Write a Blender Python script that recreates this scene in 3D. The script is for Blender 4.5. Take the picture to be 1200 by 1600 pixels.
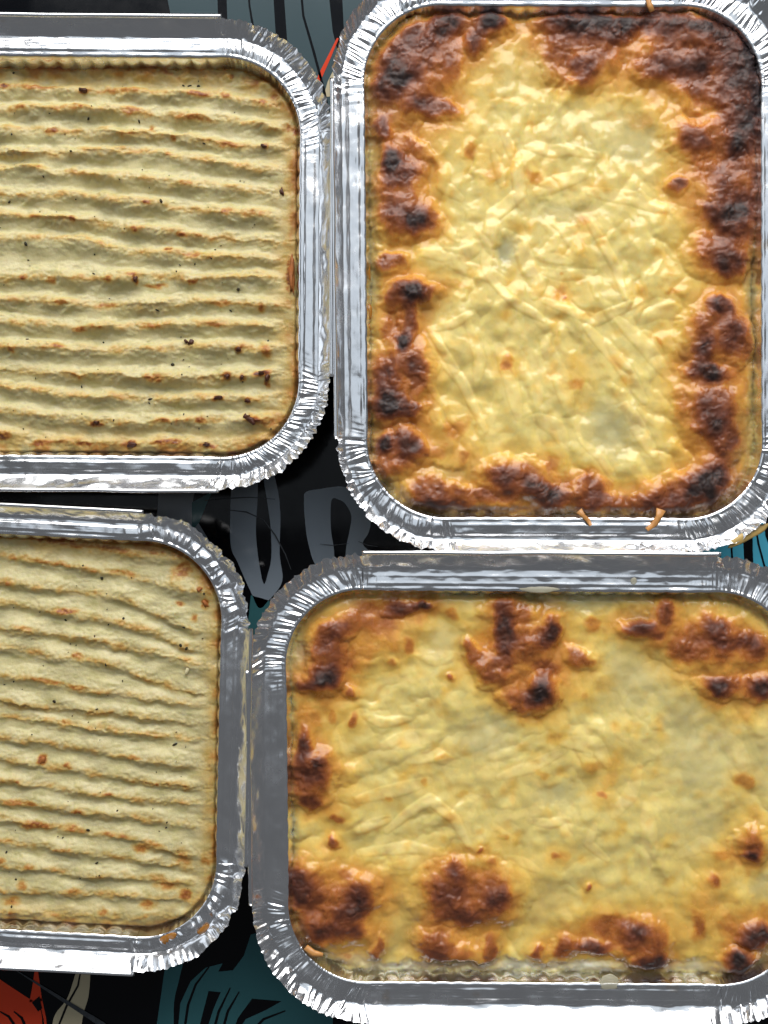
import bpy, math, random
import numpy as np

for o in list(bpy.data.objects):
    bpy.data.objects.remove(o, do_unlink=True)
scene = bpy.context.scene
C = scene.collection
MM = 0.001

# ------------------------------------------------------------------ camera, world, light, exposure
S = 0.267e-3            # metres per photo pixel on the plane of the tray rims
ZF = 0.040              # height of the rims above the table
CAM_H = 0.43            # camera above the rims
cam_d = bpy.data.cameras.new('camera')
cam = bpy.data.objects.new('camera', cam_d)
C.objects.link(cam)
cam.location = (0, 0, ZF + CAM_H)
cam_d.sensor_fit = 'VERTICAL'
cam_d.sensor_height = 36.0
cam_d.lens = 36.0 * CAM_H / (1600 * S)
cam_d.clip_start = 0.01
cam_d.clip_end = 20
scene.camera = cam

world = bpy.data.worlds.new('World')
scene.world = world
world.use_nodes = True
bgn = world.node_tree.nodes['Background']
bgn.inputs['Color'].default_value = (0.92, 0.95, 1.0, 1)
bgn.inputs['Strength'].default_value = 0.125


def area(name, loc, target, sx, sy, radiance, color):
    l = bpy.data.lights.new(name, 'AREA')
    l.shape = 'RECTANGLE'
    l.size, l.size_y = sx, sy
    l.energy = radiance * math.pi * sx * sy
    l.color = color
    o = bpy.data.objects.new(name, l)
    C.objects.link(o)
    o.location = loc
    from mathutils import Vector
    d = Vector(target) - Vector(loc)
    o.rotation_euler = d.to_track_quat('-Z', 'Y').to_euler()
    return o


area('window_light', (0.12, 1.25, 0.95), (0, 0, 0), 1.7, 1.05, 6.4, (1.0, 0.985, 0.965))
area('overhead_fill', (0.05, 0.62, 1.75), (0.05, 0.62, 0), 1.6, 1.30, 0.62, (0.80, 0.90, 1.0))  # added overhead panel standing in for a bright ceiling, brightens the upper rims

area('left_fill', (-1.7, 0.55, 0.75), (0, 0, 0), 1.0, 0.8, 1.1, (0.85, 0.92, 1.0))  # added soft lamp out of view at the left, brightens the foil lips

scene.view_settings.view_transform = 'Standard'
scene.view_settings.look = 'None'
scene.view_settings.exposure = 0.0
scene.view_settings.gamma = 1.0
scene.cycles.max_bounces = 8
scene.cycles.caustics_reflective = False
scene.cycles.sample_clamp_indirect = 4.0


def P(px, py, z):
    f = (ZF + CAM_H - z) / CAM_H
    return ((px - 600) * S * f, (800 - py) * S * f)


def PX(x, y, z):
    f = (ZF + CAM_H - z) / CAM_H
    return 600 + x / (S * f), 800 - y / (S * f)


# ------------------------------------------------------------------ numpy helpers
def perlin(x, y, seed):
    rs = np.random.RandomState(seed)
    n = 256
    perm = rs.permutation(n)
    ang = rs.rand(n) * 2 * np.pi
    gx, gy = np.cos(ang), np.sin(ang)
    xi = np.floor(x).astype(int); yi = np.floor(y).astype(int)
    xf = x - xi; yf = y - yi
    u = xf * xf * xf * (xf * (xf * 6 - 15) + 10)
    v = yf * yf * yf * (yf * (yf * 6 - 15) + 10)

    def g(ix, iy, fx, fy):
        h = perm[(perm[ix % n] + iy) % n]
        return gx[h] * fx + gy[h] * fy
    a = g(xi, yi, xf, yf); b = g(xi + 1, yi, xf - 1, yf)
    c = g(xi, yi + 1, xf, yf - 1); d = g(xi + 1, yi + 1, xf - 1, yf - 1)
    return ((a + u * (b - a)) + v * ((c + u * (d - c)) - (a + u * (b - a)))) * 1.5


def fbm(x, y, seed, octv=3, gain=0.5):
    s = 0; a = 1
    for i in range(octv):
        s = s + a * perlin(x * 2 ** i, y * 2 ** i, seed + i * 17)
        a *= gain
    return s


def sstep(a, b, x):
    t = np.clip((x - a) / (b - a), 0, 1)
    return t * t * (3 - 2 * t)


def srgb(r, g, b):
    f = lambda c: (c / 255 / 12.92) if c / 255 <= 0.04045 else ((c / 255 + 0.055) / 1.055) ** 2.4
    return (f(r), f(g), f(b))


def ramp(t, stops):
    t = np.clip(t, 0, 1)
    xs = [s[0] for s in stops]
    return np.stack([np.interp(t, xs, [s[1][k] for s in stops]) for k in range(3)], -1)


def mix(a, b, t):
    return a + (np.asarray(b) - a) * t[..., None]


def new_mesh(name, verts, quads, tris=None, smooth=True):
    me = bpy.data.meshes.new(name)
    verts = np.asarray(verts, np.float32)
    quads = np.asarray(quads, np.int32).reshape(-1, 4)
    tris = np.zeros((0, 3), np.int32) if tris is None else np.asarray(tris, np.int32).reshape(-1, 3)
    nl = quads.size + tris.size
    me.vertices.add(len(verts)); me.vertices.foreach_set('co', verts.ravel())
    me.loops.add(nl)
    me.loops.foreach_set('vertex_index', np.concatenate([quads.ravel(), tris.ravel()]))
    np_ = len(quads) + len(tris)
    me.polygons.add(np_)
    starts = np.concatenate([np.arange(len(quads)) * 4, quads.size + np.arange(len(tris)) * 3])
    tot = np.concatenate([np.full(len(quads), 4), np.full(len(tris), 3)])
    me.polygons.foreach_set('loop_start', starts.astype(np.int32))
    try:
        me.polygons.foreach_set('loop_total', tot.astype(np.int32))
    except Exception:
        pass
    me.update(calc_edges=True)
    me.validate()
    if smooth:
        me.polygons.foreach_set('use_smooth', np.ones(len(me.polygons), bool))
    return me


def add(name, me, mat, parent=None):
    o = bpy.data.objects.new(name, me)
    C.objects.link(o)
    if mat is not None:
        me.materials.append(mat)
    if parent is not None:
        o.parent = parent
    return o


def vattr(me, name, arr):
    if arr.ndim == 1:
        a = me.attributes.new(name, 'FLOAT', 'POINT')
        a.data.foreach_set('value', arr.astype(np.float32))
    else:
        a = me.attributes.new(name, 'FLOAT_COLOR', 'POINT')
        a.data.foreach_set('color', np.concatenate([arr, np.ones((len(arr), 1))], 1).astype(np.float32).ravel())


def tag(o, label, cat, group=None, kind=None):
    if label: o['label'] = label
    if cat: o['category'] = cat
    if group: o['group'] = group
    if kind: o['kind'] = kind


# ------------------------------------------------------------------ materials
class NT:
    def __init__(self, name):
        self.m = bpy.data.materials.new(name)
        self.m.use_nodes = True
        self.t = self.m.node_tree
        self.b = self.t.nodes['Principled BSDF']

    def n(self, typ, **kw):
        nd = self.t.nodes.new(typ)
        for k, v in kw.items():
            if k in nd.inputs:
                nd.inputs[k].default_value = v
            else:
                setattr(nd, k, v)
        return nd

    def l(self, a, b):
        self.t.links.new(a, b)


def foil_mat(name, rough, grime):
    k = NT(name)
    tc = k.n('ShaderNodeTexCoord')
    n1 = k.n('ShaderNodeTexNoise', Scale=90.0, Detail=5.0)
    k.l(tc.outputs['Object'], n1.inputs['Vector'])
    n2 = k.n('ShaderNodeTexNoise', Scale=700.0, Detail=3.0)
    k.l(tc.outputs['Object'], n2.inputs['Vector'])
    mr = k.n('ShaderNodeMapRange')
    mr.inputs['From Min'].default_value = 0.3; mr.inputs['From Max'].default_value = 0.7
    mr.inputs['To Min'].default_value = rough - 0.06; mr.inputs['To Max'].default_value = rough + 0.10
    k.l(n1.outputs['Fac'], mr.inputs['Value'])
    k.l(mr.outputs['Result'], k.b.inputs['Roughness'])
    # a little baked-on grease
    gr = k.n('ShaderNodeTexNoise', Scale=55.0, Detail=4.0)
    k.l(tc.outputs['Object'], gr.inputs['Vector'])
    gm = k.n('ShaderNodeMapRange')
    gm.inputs['From Min'].default_value = 0.66; gm.inputs['From Max'].default_value = 0.74
    gm.inputs['To Max'].default_value = grime
    k.l(gr.outputs['Fac'], gm.inputs['Value'])
    mx = k.n('ShaderNodeMix', data_type='RGBA')
    mx.inputs['A'].default_value = (0.88, 0.89, 0.91, 1)
    mx.inputs['B'].default_value = (0.62, 0.40, 0.17, 1)
    k.l(gm.outputs['Result'], mx.inputs['Factor'])
    k.l(mx.outputs['Result'], k.b.inputs['Base Color'])
    k.b.inputs['Metallic'].default_value = 1.0
    bp = k.n('ShaderNodeBump', Strength=0.25, Distance=0.0004)
    ad = k.n('ShaderNodeMath', operation='MULTIPLY_ADD')
    k.l(n2.outputs['Fac'], ad.inputs[0]); ad.inputs[1].default_value = 0.15
    k.l(n1.outputs['Fac'], ad.inputs[2])
    k.l(ad.outputs[0], bp.inputs['Height'])
    k.l(bp.outputs['Normal'], k.b.inputs['Normal'])
    return k.m


def food_mat(name, sss, bump, bscale, tex, scale):
    k = NT(name)
    at = k.n('ShaderNodeAttribute', attribute_name='albedo')
    tc = k.n('ShaderNodeTexCoord')
    n1 = k.n('ShaderNodeTexNoise', Scale=bscale, Detail=4.0)
    k.l(tc.outputs['Object'], n1.inputs['Vector'])
    n2 = k.n('ShaderNodeTexNoise', Scale=bscale * 0.35, Detail=6.0, Roughness=0.65)
    k.l(tc.outputs['Object'], n2.inputs['Vector'])
    mr = k.n('ShaderNodeMapRange')
    mr.inputs['From Min'].default_value = 0.25; mr.inputs['From Max'].default_value = 0.75
    mr.inputs['To Min'].default_value = 1 - tex; mr.inputs['To Max'].default_value = 1 + tex
    k.l(n2.outputs['Fac'], mr.inputs['Value'])
    vm = k.n('ShaderNodeVectorMath', operation='SCALE')
    k.l(at.outputs['Color'], vm.inputs[0]); k.l(mr.outputs['Result'], vm.inputs['Scale'])
    k.l(vm.outputs[0], k.b.inputs['Base Color'])
    ra = k.n('ShaderNodeAttribute', attribute_name='rough')
    rm = k.n('ShaderNodeMath', operation='MULTIPLY_ADD')
    k.l(n1.outputs['Fac'], rm.inputs[0]); rm.inputs[1].default_value = 0.12
    k.l(ra.outputs['Fac'], rm.inputs[2])
    k.l(rm.outputs[0], k.b.inputs['Roughness'])
    k.b.inputs['IOR'].default_value = 1.46
    k.b.inputs['Subsurface Weight'].default_value = sss
    k.b.inputs['Subsurface Radius'].default_value = (1.0, 0.7, 0.3)
    k.b.inputs['Subsurface Scale'].default_value = scale
    bp = k.n('ShaderNodeBump', Strength=bump, Distance=0.0005)
    k.l(n1.outputs['Fac'], bp.inputs['Height'])
    k.l(bp.outputs['Normal'], k.b.inputs['Normal'])
    return k.m


def plain_mat(name, col, rough, spec=0.5, var=0.2, scale=60, bump=0.0):
    k = NT(name)
    tc = k.n('ShaderNodeTexCoord')
    n1 = k.n('ShaderNodeTexNoise', Scale=scale, Detail=4.0)
    k.l(tc.outputs['Object'], n1.inputs['Vector'])
    mr = k.n('ShaderNodeMapRange')
    mr.inputs['To Min'].default_value = 1 - var; mr.inputs['To Max'].default_value = 1 + var
    k.l(n1.outputs['Fac'], mr.inputs['Value'])
    vm = k.n('ShaderNodeVectorMath', operation='SCALE')
    vm.inputs[0].default_value = col
    k.l(mr.outputs['Result'], vm.inputs['Scale'])
    k.l(vm.outputs[0], k.b.inputs['Base Color'])
    k.b.inputs['Roughness'].default_value = rough
    k.b.inputs['Specular IOR Level'].default_value = spec
    if bump:
        bp = k.n('ShaderNodeBump', Strength=bump, Distance=0.0004)
        k.l(n1.outputs['Fac'], bp.inputs['Height'])
        k.l(bp.outputs['Normal'], k.b.inputs['Normal'])
    return k.m


FOIL = foil_mat('aluminium_foil', 0.21, 0.4)
BEAD = foil_mat('rolled_aluminium', 0.20, 0.0)
MASH = food_mat('baked_mash', 0.5, 0.24, 1500, 0.07, 0.003)
CHEESE = food_mat('melted_cheese', 0.75, 0.04, 900, 0.04, 0.0038)
SAUCE = plain_mat('white_sauce', (0.62, 0.58, 0.42), 0.25, 0.5, 0.15, 300, 0.2)
SAUCE.node_tree.nodes['Principled BSDF'].inputs['Alpha'].default_value = 0.6
GREASE = plain_mat('orange_grease', (0.50, 0.20, 0.02), 0.18, 0.5, 0.35, 300, 0.2)
GREASE.node_tree.nodes['Principled BSDF'].inputs['Alpha'].default_value = 0.7
DRIP = plain_mat('crisp_cheese', (0.58, 0.27, 0.08), 0.35, 0.5, 0.3, 400, 0.3)
CRUMB = plain_mat('burnt_crumb', (0.075, 0.022, 0.010), 0.45, 0.4, 0.6, 700, 0.6)
HERB = plain_mat('dried_herb', (0.035, 0.03, 0.014), 0.6, 0.3, 0.5, 900, 0.3)
CRUST = plain_mat('toasted_crust', (0.36, 0.12, 0.03), 0.5, 0.3, 0.5, 500, 0.5)

# ------------------------------------------------------------------ table top with its print


def board_mat():
    k = NT('black_glass')
    tc = k.n('ShaderNodeTexCoord')
    n = k.n('ShaderNodeTexNoise', Scale=14.0, Detail=6.0, Roughness=0.7)
    k.l(tc.outputs['Object'], n.inputs['Vector'])
    mr = k.n('ShaderNodeMapRange')
    mr.inputs['From Min'].default_value = 0.45; mr.inputs['From Max'].default_value = 0.75
    mr.inputs['To Min'].default_value = 0.06; mr.inputs['To Max'].default_value = 0.26
    k.l(n.outputs['Fac'], mr.inputs['Value'])
    k.l(mr.outputs['Result'], k.b.inputs['Roughness'])
    k.b.inputs['Base Color'].default_value = (0.0035, 0.004, 0.0055, 1)
    k.b.inputs['Specular IOR Level'].default_value = 0.16
    return k.m


def print_mat(name, col):
    m = plain_mat(name, col, 0.14, 0.16, 0.12, 30)
    return m


BLACK = board_mat()
bx, by, bt = 0.55, 0.55, 0.006
import bmesh
bm = bmesh.new()
bmesh.ops.create_cube(bm, size=1)
for v in bm.verts:
    v.co.x *= 2 * bx; v.co.y *= 2 * by; v.co.z = v.co.z * bt - bt / 2
bmesh.ops.bevel(bm, geom=[e for e in bm.edges], offset=0.0012, segments=2, affect='EDGES')
me = bpy.data.meshes.new('table_top'); bm.to_mesh(me); bm.free()
table = add('table_top', me, BLACK)
tag(table, 'glossy black table top printed with grey, teal, red and cream petals', None, None, 'structure')
table['category'] = 'table top'

PRN = {
    'grey': print_mat('print_grey', (0.24, 0.285, 0.335)),
    'slate': print_mat('print_slate', (0.050, 0.078, 0.088)),
    'teal': print_mat('print_teal', (0.040, 0.135, 0.150)),
    'cyan': print_mat('print_cyan', (0.085, 0.46, 0.64)),
    'red': print_mat('print_red', (0.62, 0.055, 0.02)),
    'cream': print_mat('print_cream', (0.48, 0.42, 0.28)),
    'black': BLACK,
}


def smooth_poly(pts, closed=True, n=6):
    out = []
    L = len(pts)
    for i in range(L):
        p0, p1, p2, p3 = pts[i - 1], pts[i], pts[(i + 1) % L], pts[(i + 2) % L]
        for j in range(n):
            t = j / n
            out.append(tuple(0.5 * ((2 * p1[k]) + (-p0[k] + p2[k]) * t + (2 * p0[k] - 5 * p1[k] + 4 * p2[k] - p3[k]) * t * t
                                    + (-p0[k] + 3 * p1[k] - 3 * p2[k] + p3[k]) * t ** 3) for k in (0, 1)))
    return out


def petal(col, pts, level=1, smooth=True, name='printed_petal'):
    z = 0.00012 * level
    if smooth: pts = smooth_poly(pts)
    b = bmesh.new()
    top = [b.verts.new((*P(x, y, 0), z)) for x, y in pts]
    f = b.faces.new(top)
    bmesh.ops.triangulate(b, faces=[f])
    bmesh.ops.recalc_face_normals(b, faces=b.faces)
    if sum(f.normal.z for f in b.faces) < 0:
        bmesh.ops.reverse_faces(b, faces=b.faces)
    m = bpy.data.meshes.new(name); b.to_mesh(m); b.free()
    return add(name, m, PRN[col], table)


def line(col, pts, w, level=2):
    L, R = [], []
    for i, (x, y) in enumerate(pts):
        a = pts[max(i - 1, 0)]; c = pts[min(i + 1, len(pts) - 1)]
        dx, dy = c[0] - a[0], c[1] - a[1]
        n = math.hypot(dx, dy) or 1
        ww = w if not isinstance(w, (list, tuple)) else w[i]
        L.append((x - dy / n * ww / 2, y + dx / n * ww / 2)); R.append((x + dy / n * ww / 2, y - dx / n * ww / 2))
    return petal(col, L + R[::-1], level, False, 'printed_line')


# top, between the two upper trays
petal('slate', [(352, -60), (424, -60), (434, 110), (436, 200), (360, 160)], 1, False)
petal('slate', [(440, -60), (508, -60), (520, 50), (545, 150), (520, 240), (470, 200), (452, 110)], 1, False)
petal('slate', [(532, -60), (620, -60), (620, 60), (560, 130), (538, 60)], 1, False)
petal('slate', [(250, -60), (338, -60), (342, 70), (280, 90)], 1, False)
line('black', [(386, -40), (390, 10), (402, 80), (420, 170)], [3, 3, 4, 5])
line('black', [(468, -40), (474, 25), (490, 80), (506, 140), (520, 210)], [3, 3.5, 4, 4, 5])
line('red', [(528, 60), (515, 88), (500, 120), (488, 150)], [3, 5, 7, 8])
petal('cream', [(520, 112), (512, 128), (505, 152), (530, 150)], 2, False)
# middle
petal('grey', [(362, 690), (361, 760), (360, 847), (372, 880), (392, 925), (405, 950), (420, 938), (441, 908), (437, 865),
               (438, 800), (431, 752), (416, 715)], 1)
petal('black', [(402, 700), (403, 770), (400, 827), (404, 873), (412, 912), (419, 895), (424, 870), (423, 825), (418, 787), (411, 745)], 2)
petal('grey', [(475, 783), (478, 769), (500, 764), (540, 761), (562, 783), (578, 812), (576, 832), (567, 850), (582, 870),
               (560, 900), (523, 905), (494, 884), (482, 850), (477, 818)], 1)
petal('black', [(518, 782), (530, 781), (540, 788), (549, 806), (546, 830), (541, 855), (536, 900), (523, 900), (522, 860), (517, 825)], 2)
petal('grey', [(250, 740), (310, 740), (302, 780), (300, 800), (330, 850), (240, 850), (246, 800)], 1, False)
petal('teal', [(300, 785), (332, 768), (322, 790), (312, 815), (300, 830)], 2, False)
petal('teal', [(392, 930), (420, 938), (440, 960), (420, 1010), (385, 1000)], 1, False)
# lower left
petal('red', [(-40, 1500), (0, 1530), (39, 1556), (60, 1571), (66, 1600), (60, 1660), (-60, 1660)], 1)
petal('red', [(57, 1500), (50, 1545), (46, 1566), (56, 1563), (66, 1564), (62, 1535)], 1, False)
line('red', [(63, 1560), (70, 1590), (76, 1640)], [5, 4, 2], 1)
line('black', [(0, 1580), (14, 1588), (30, 1612)], [2, 4, 5])
line('black', [(22, 1580), (34, 1590), (44, 1612)], [2, 4, 5])
petal('black', [(50, 1566), (62, 1556), (66, 1575), (60, 1580)], 3, False)
petal('cream', [(123, 1510), (140, 1505), (139, 1552), (131, 1582), (116, 1640), (76, 1640), (82, 1600), (88, 1582), (106, 1558)], 1)
line('black', [(128, 1508), (122, 1540), (104, 1572), (88, 1612)], [2, 3, 3.5, 3])
petal('teal', [(262, 1500), (286, 1495), (280, 1530), (272, 1567), (268, 1640), (236, 1640), (245, 1600), (251, 1560)], 1)
petal('teal', [(277, 1620), (282, 1567), (298, 1533), (321, 1512), (348, 1505), (341, 1518), (364, 1516), (381, 1493), (392, 1460),
               (430, 1450), (470, 1560), (520, 1590), (520, 1660), (277, 1660)], 1, False)
line('black', [(327, 1510), (306, 1538), (294, 1570), (286, 1625)], [2, 3.5, 4, 4])
petal('black', [(326, 1548), (345, 1550), (334, 1575), (318, 1625), (306, 1625)], 2, False)
line('black', [(360, 1543), (342, 1580), (330, 1625)], [2, 4, 4.5])
line('black', [(374, 1549), (356, 1580), (344, 1625)], [2, 4, 4.5])
petal('black', [(394, 1560), (440, 1564), (415, 1578), (384, 1592), (352, 1640), (372, 1590)], 2, False)
line('black', [(446, 1579), (412, 1592), (380, 1625)], [2, 4, 4])
# faint grey streaks on the gloss
PRN['grey_streak'] = plain_mat('grey_streak', (0.05, 0.056, 0.064), 0.5, 0.2, 0.5, 500)
line('grey_streak', [(350, 796), (385, 800), (412, 812), (430, 836), (446, 866), (455, 890)], [1, 2.2, 1.6, 2.4, 1.8, .8], 4)
line('grey_streak', [(320, 782), (350, 779), (390, 777), (430, 780)], [1, 2, 1.5, .8], 4)
line('grey_streak', [(560, 846), (575, 852), (590, 854)], [.8, 1.6, .8], 4)
line('grey_streak', [(20, 1512), (90, 1556), (160, 1600), (190, 1625)], [1, 5, 9, 10], 4)
line('grey_streak', [(500, 850), (520, 852), (545, 849)], [.6, 1.2, .6], 4)
# right edge, between the two lasagnes
petal('cyan', [(1080, 800), (1162, 800), (1160, 830), (1164, 900), (1110, 930), (1080, 870)], 1, False)
petal('cyan', [(1176, 800), (1290, 790), (1290, 930), (1180, 930), (1176, 860)], 1, False)
line('black', [(1143, 800), (1143, 860), (1148, 930)], [2.5, 3, 3])
line('black', [(1178, 810), (1185, 850), (1197, 895), (1210, 940)], [2.5, 3, 3, 3])
petal('black', [(1190, 790), (1215, 790), (1215, 872), (1205, 862), (1196, 838)], 2, False)

# ------------------------------------------------------------------ foil trays
R_IN = 122 * S


def build_tray(name, label, cx, cy, hxp, hyp, a_deg, b_deg, lips, flange, seed, tilt=(0, 0), pl=1.0, hump=1.0):
    """cx, cy = centre of the opening in photo px; hxp, hyp half sizes in px; lips = [right, top, left, bottom] mm outward"""
    rs = np.random.RandomState(seed)
    X0, Y0 = P(cx, cy, ZF)
    root = bpy.data.objects.new(name, None)
    C.objects.link(root)
    root.location = (X0, Y0, 0.0)
    tag(root, label, 'tray', 'foil trays on the table')
    a, b = math.radians(a_deg), math.radians(b_deg)
    ex = np.array([math.cos(a), math.sin(a)]); ey = np.array([-math.sin(b), math.cos(b)])
    hx, hy = hxp * S, hyp * S
    r = R_IN
    # perimeter samples: base point, normal, arclength, corner weight, lip width, is straight
    bp, nr, sl, cw, lw, side = [], [], [], [], [], []
    dirs = [(1, 0), (0, 1), (-1, 0), (0, -1)]
    s_acc = 0.0
    straights = []
    for k in range(4):
        d = np.array(dirs[k], float); t = np.array([-d[1], d[0]])
        half = (hy if k % 2 == 0 else hx) - r
        dist = hx if k % 2 == 0 else hy
        L = 2 * half
        fine = 0.014
        xs = np.concatenate([np.arange(0, fine, 0.00035), np.arange(fine, L - fine, 0.0009), np.arange(L - fine, L, 0.00035)])
        for q in xs:
            bp.append(d * dist + t * (q - half)); nr.append(d); sl.append(s_acc + q)
            e = min(q, L - q)
            cw.append(math.exp(-(e / 0.0045) ** 1.3)); lw.append(lips[k]); side.append(k)
        straights.append((s_acc, s_acc + L))
        s_acc += L
        # corner from side k to side k+1
        cc = d * (dist - r) + t * half
        n = 330
        for j in range(n):
            th = j / n * math.pi / 2
            nn = d * math.cos(th) + t * math.sin(th)
            bp.append(cc + nn * r); nr.append(nn); sl.append(s_acc + th * (r + 0.006)); cw.append(1.0)
            u = j / n
            lw.append(lips[k] * (1 - u) + lips[(k + 1) % 4] * u); side.append(-1)
        s_acc += math.pi / 2 * (r + 0.006)
    bp = np.array(bp); nr = np.array(nr); sl = np.array(sl); cw = np.array(cw); lw = np.array(lw) * MM; side = np.array(side)
    N = len(bp)
    Ltot = s_acc

    def knots(lo, hi, amp, alt=True):
        p = [0.0]
        while p[-1] < Ltot: p.append(p[-1] + rs.uniform(lo, hi))
        p = np.array(p); h = rs.uniform(0.15, 1.0, len(p)) ** 1.4 * amp
        if alt: h = h * np.where(np.arange(len(p)) % 2 == 0, 1, -1)
        else: h = h * rs.choice([-1, 1], len(p))
        return p, h
    def pleats(pl=pl):
        p = [0.0]; h = [0.0]
        while p[-1] < Ltot:
            p.append(p[-1] + (0.00030 + rs.exponential(0.00055)) * pl)
            h.append(-math.copysign(rs.uniform(0.1, 1.0), h[-1]) if rs.rand() < 0.72 else rs.uniform(-1, 1))
        p = np.array(p); h = np.array(h)
        gp = np.diff(p, prepend=-0.001)
        h = h * np.clip(gp / 0.0012, 0.25, 1.6)      # close folds are shallow
        return p, h
    K = [pleats(), pleats(), pleats(pl * 1.9), pleats(pl * 1.7), pleats()]
    D = [knots(0.006, 0.02, 1.0, False) for _ in range(4)]
    sm_in = lambda kk, s: np.interp(s, kk[0], kk[1])
    # flutes on the wall
    fl = np.zeros(N)
    for (s0, s1) in straights:
        nfl = round((s1 - s0) / 0.0072)
        ph = (sl - s0) / (s1 - s0) * nfl
        m = (sl >= s0) & (sl <= s1)
        fl = np.where(m, np.abs(np.sin(ph * np.pi)) ** 0.7 * sstep(0, 0.008, np.minimum(sl - s0, s1 - sl)), fl)
    # dents common to the whole rim
    prof = []   # (u, z, kind)
    cols = []
    FW = flange * MM
    LH = 5.2 * MM
    wallz = [-0.0385, -0.034, -0.028, -0.022, -0.016, -0.012, -0.009, -0.0065, -0.0045, -0.003, -0.0017, -0.0008]
    verts = []
    # base floor ring, then wall
    def world_pts(u, z, extra_t=None):
        q = bp + nr * u[:, None]
        w = q[:, :1] * ex[None, :] + q[:, 1:] * ey[None, :]
        zz = ZF + z + q[:, 0] * tilt[0] + q[:, 1] * tilt[1]
        return np.concatenate([w, zz[:, None]], 1)
    wall_in = lambda z: z * 0.22
    for z in wallz:
        dep = sstep(0.0, 0.0035, np.array(-z))
        amp = 0.0009 * dep * min(1.0, 1.0)
        u = wall_in(z) * np.ones(N) - amp * fl
        cr = cw * (side < 0)
        u = u + cr * dep * 0.00035 * sm_in(K[0], sl)
        verts.append(world_pts(u, np.full(N, z)))
    # inner lip edge (a tight fold)
    for uu, zz in ((-0.0001, -0.0002), (0.0004, 0.0002), (0.0010, 0.0002)):
        u = np.full(N, uu) - 0.0003 * fl * (1 if uu < 0.0006 else 0.3)
        verts.append(world_pts(u, zz + 0.00012 * cw * sm_in(K[0], sl)))
    nf = 18
    skew = 0.35
    corn = np.minimum(cw, 1.0)
    ragged = sm_in(knots(0.0007, 0.0018, 1.0), sl)
    for j in range(nf):
        v = (j + 1) / (nf + 1)
        u = 0.0010 + (FW - 0.0010) * v
        sh = sl + 0.0045 * (v - 0.5) * sm_in(D[2], sl)
        W = (1 - v) * sm_in(K[0], sh) + v * sm_in(K[1], sh)
        env = 0.30 + 0.70 * math.sin(math.pi * min(1, v * 1.15))
        A = 0.00075 * corn + 0.00002
        dent = 0.00030 * (sm_in(D[0], sl) * (1 - v) + sm_in(D[1], sl + 0.004 * v) * v) * math.sin(math.pi * v)
        z = A * env * W + dent + (1 - corn) * 0.00020 * (math.exp(-((v - 0.22) / 0.07) ** 2) + 0.7 * math.exp(-((v - 0.62) / 0.06) ** 2)) + hump * (0.0005 * math.sin(math.pi * min(1, v * 1.25)) - 0.0003 * v) + 0.00026 * fbm(sl / 0.011, np.full(N, u / 0.007), seed + 7, 3)
        verts.append(world_pts(np.full(N, u), z))
    # crease and lip
    nl = 11
    for j in range(nl + 1):
        v = j / nl
        lwid = lw * (1 - 0.10 * corn)
        u = FW + lwid * v
        z = LH * (v ** 1.15) * (1 - 0.14 * corn)
        sh = sl + 0.003 * v * sm_in(D[3], sl)
        W = (1 - v) * sm_in(K[2], sh) + v * sm_in(K[3], sh)
        env = 0.25 + 0.75 * sstep(0, 0.3, np.array(v))
        A = 0.00085 * corn + 0.00002
        dent = 0.0003 * sm_in(D[1], sl + 0.01 * v) * math.sin(math.pi * v)
        dent = dent + 0.00030 * fbm(sl / 0.010, np.full(N, v), seed + 9, 3) * (v > 0)
        u = u + (A * env * W + dent) * 0.7 + corn * v ** 3 * 0.0004 * ragged
        z = z - (A * env * W + dent) * 0.7 + corn * v ** 3 * 0.0004 * ragged[::-1]
        verts.append(world_pts(u, z))
    M = len(verts)
    V = np.stack(verts, 1).reshape(-1, 3)     # N x M
    i = np.arange(N); i2 = (i + 1) % N
    q = []
    for j in range(M - 1):
        q.append(np.stack([i * M + j, i * M + j + 1, i2 * M + j + 1, i2 * M + j], 1))
    Q = np.concatenate(q)
    Q = Q[:, ::-1]
    # floor fan
    Vc = np.array([[0, 0, ZF - 0.0385]])
    V = np.concatenate([V, Vc])
    T = np.stack([i * M, i2 * M, np.full(N, len(V) - 1)], 1)
    nwall = len(wallz) + 1
    # split: shell (floor + wall) and rim (flange + lip)
    me = new_mesh('tray_wall', V, np.concatenate([np.stack([i * M + j, i2 * M + j, i2 * M + j + 1, i * M + j + 1], 1) for j in range(nwall - 1)]), T)
    add('tray_wall', me, FOIL, root)
    me2v = V[:-1].reshape(N, M, 3)[:, nwall - 1:, :]
    M2 = me2v.shape[1]
    q2 = np.concatenate([np.stack([i * M2 + j, i2 * M2 + j, i2 * M2 + j + 1, i * M2 + j + 1], 1) for j in range(M2 - 1)])
    me2 = new_mesh('crimped_rim', me2v.reshape(-1, 3), q2)
    add('crimped_rim', me2, FOIL, root)
    # rolled edges along the straights
    tops = V[:-1].reshape(N, M, 3)[:, -1, :]
    for k in range(4):
        sel = np.where(side == k)[0]
        sel = sel[::2]
        line_ = tops[sel]
        n2 = np.array(dirs[k], float)
        nw = n2[0] * ex + n2[1] * ey
        rr = 0.00095
        vv = []
        nseg = 10
        # smooth the roll a little so that it runs straight, with its own faint waviness
        p0, p1 = line_[4], line_[-5]
        tt = np.linspace(-0.02, 1.02, len(line_))
        base = p0 + (p1 - p0) * tt[:, None]
        wob = np.interp(tt, np.linspace(-0.1, 1.1, 9), rs.uniform(-1, 1, 9)) * 0.00022
        for ii in range(len(base)):
            for g in range(nseg):
                an = 2 * math.pi * g / nseg
                off = nw * (math.cos(an) * rr + 0.0004 + wob[ii])
                vv.append((base[ii, 0] + off[0], base[ii, 1] + off[1], base[ii, 2] + math.sin(an) * rr - 0.0001))
        qq = []
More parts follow.
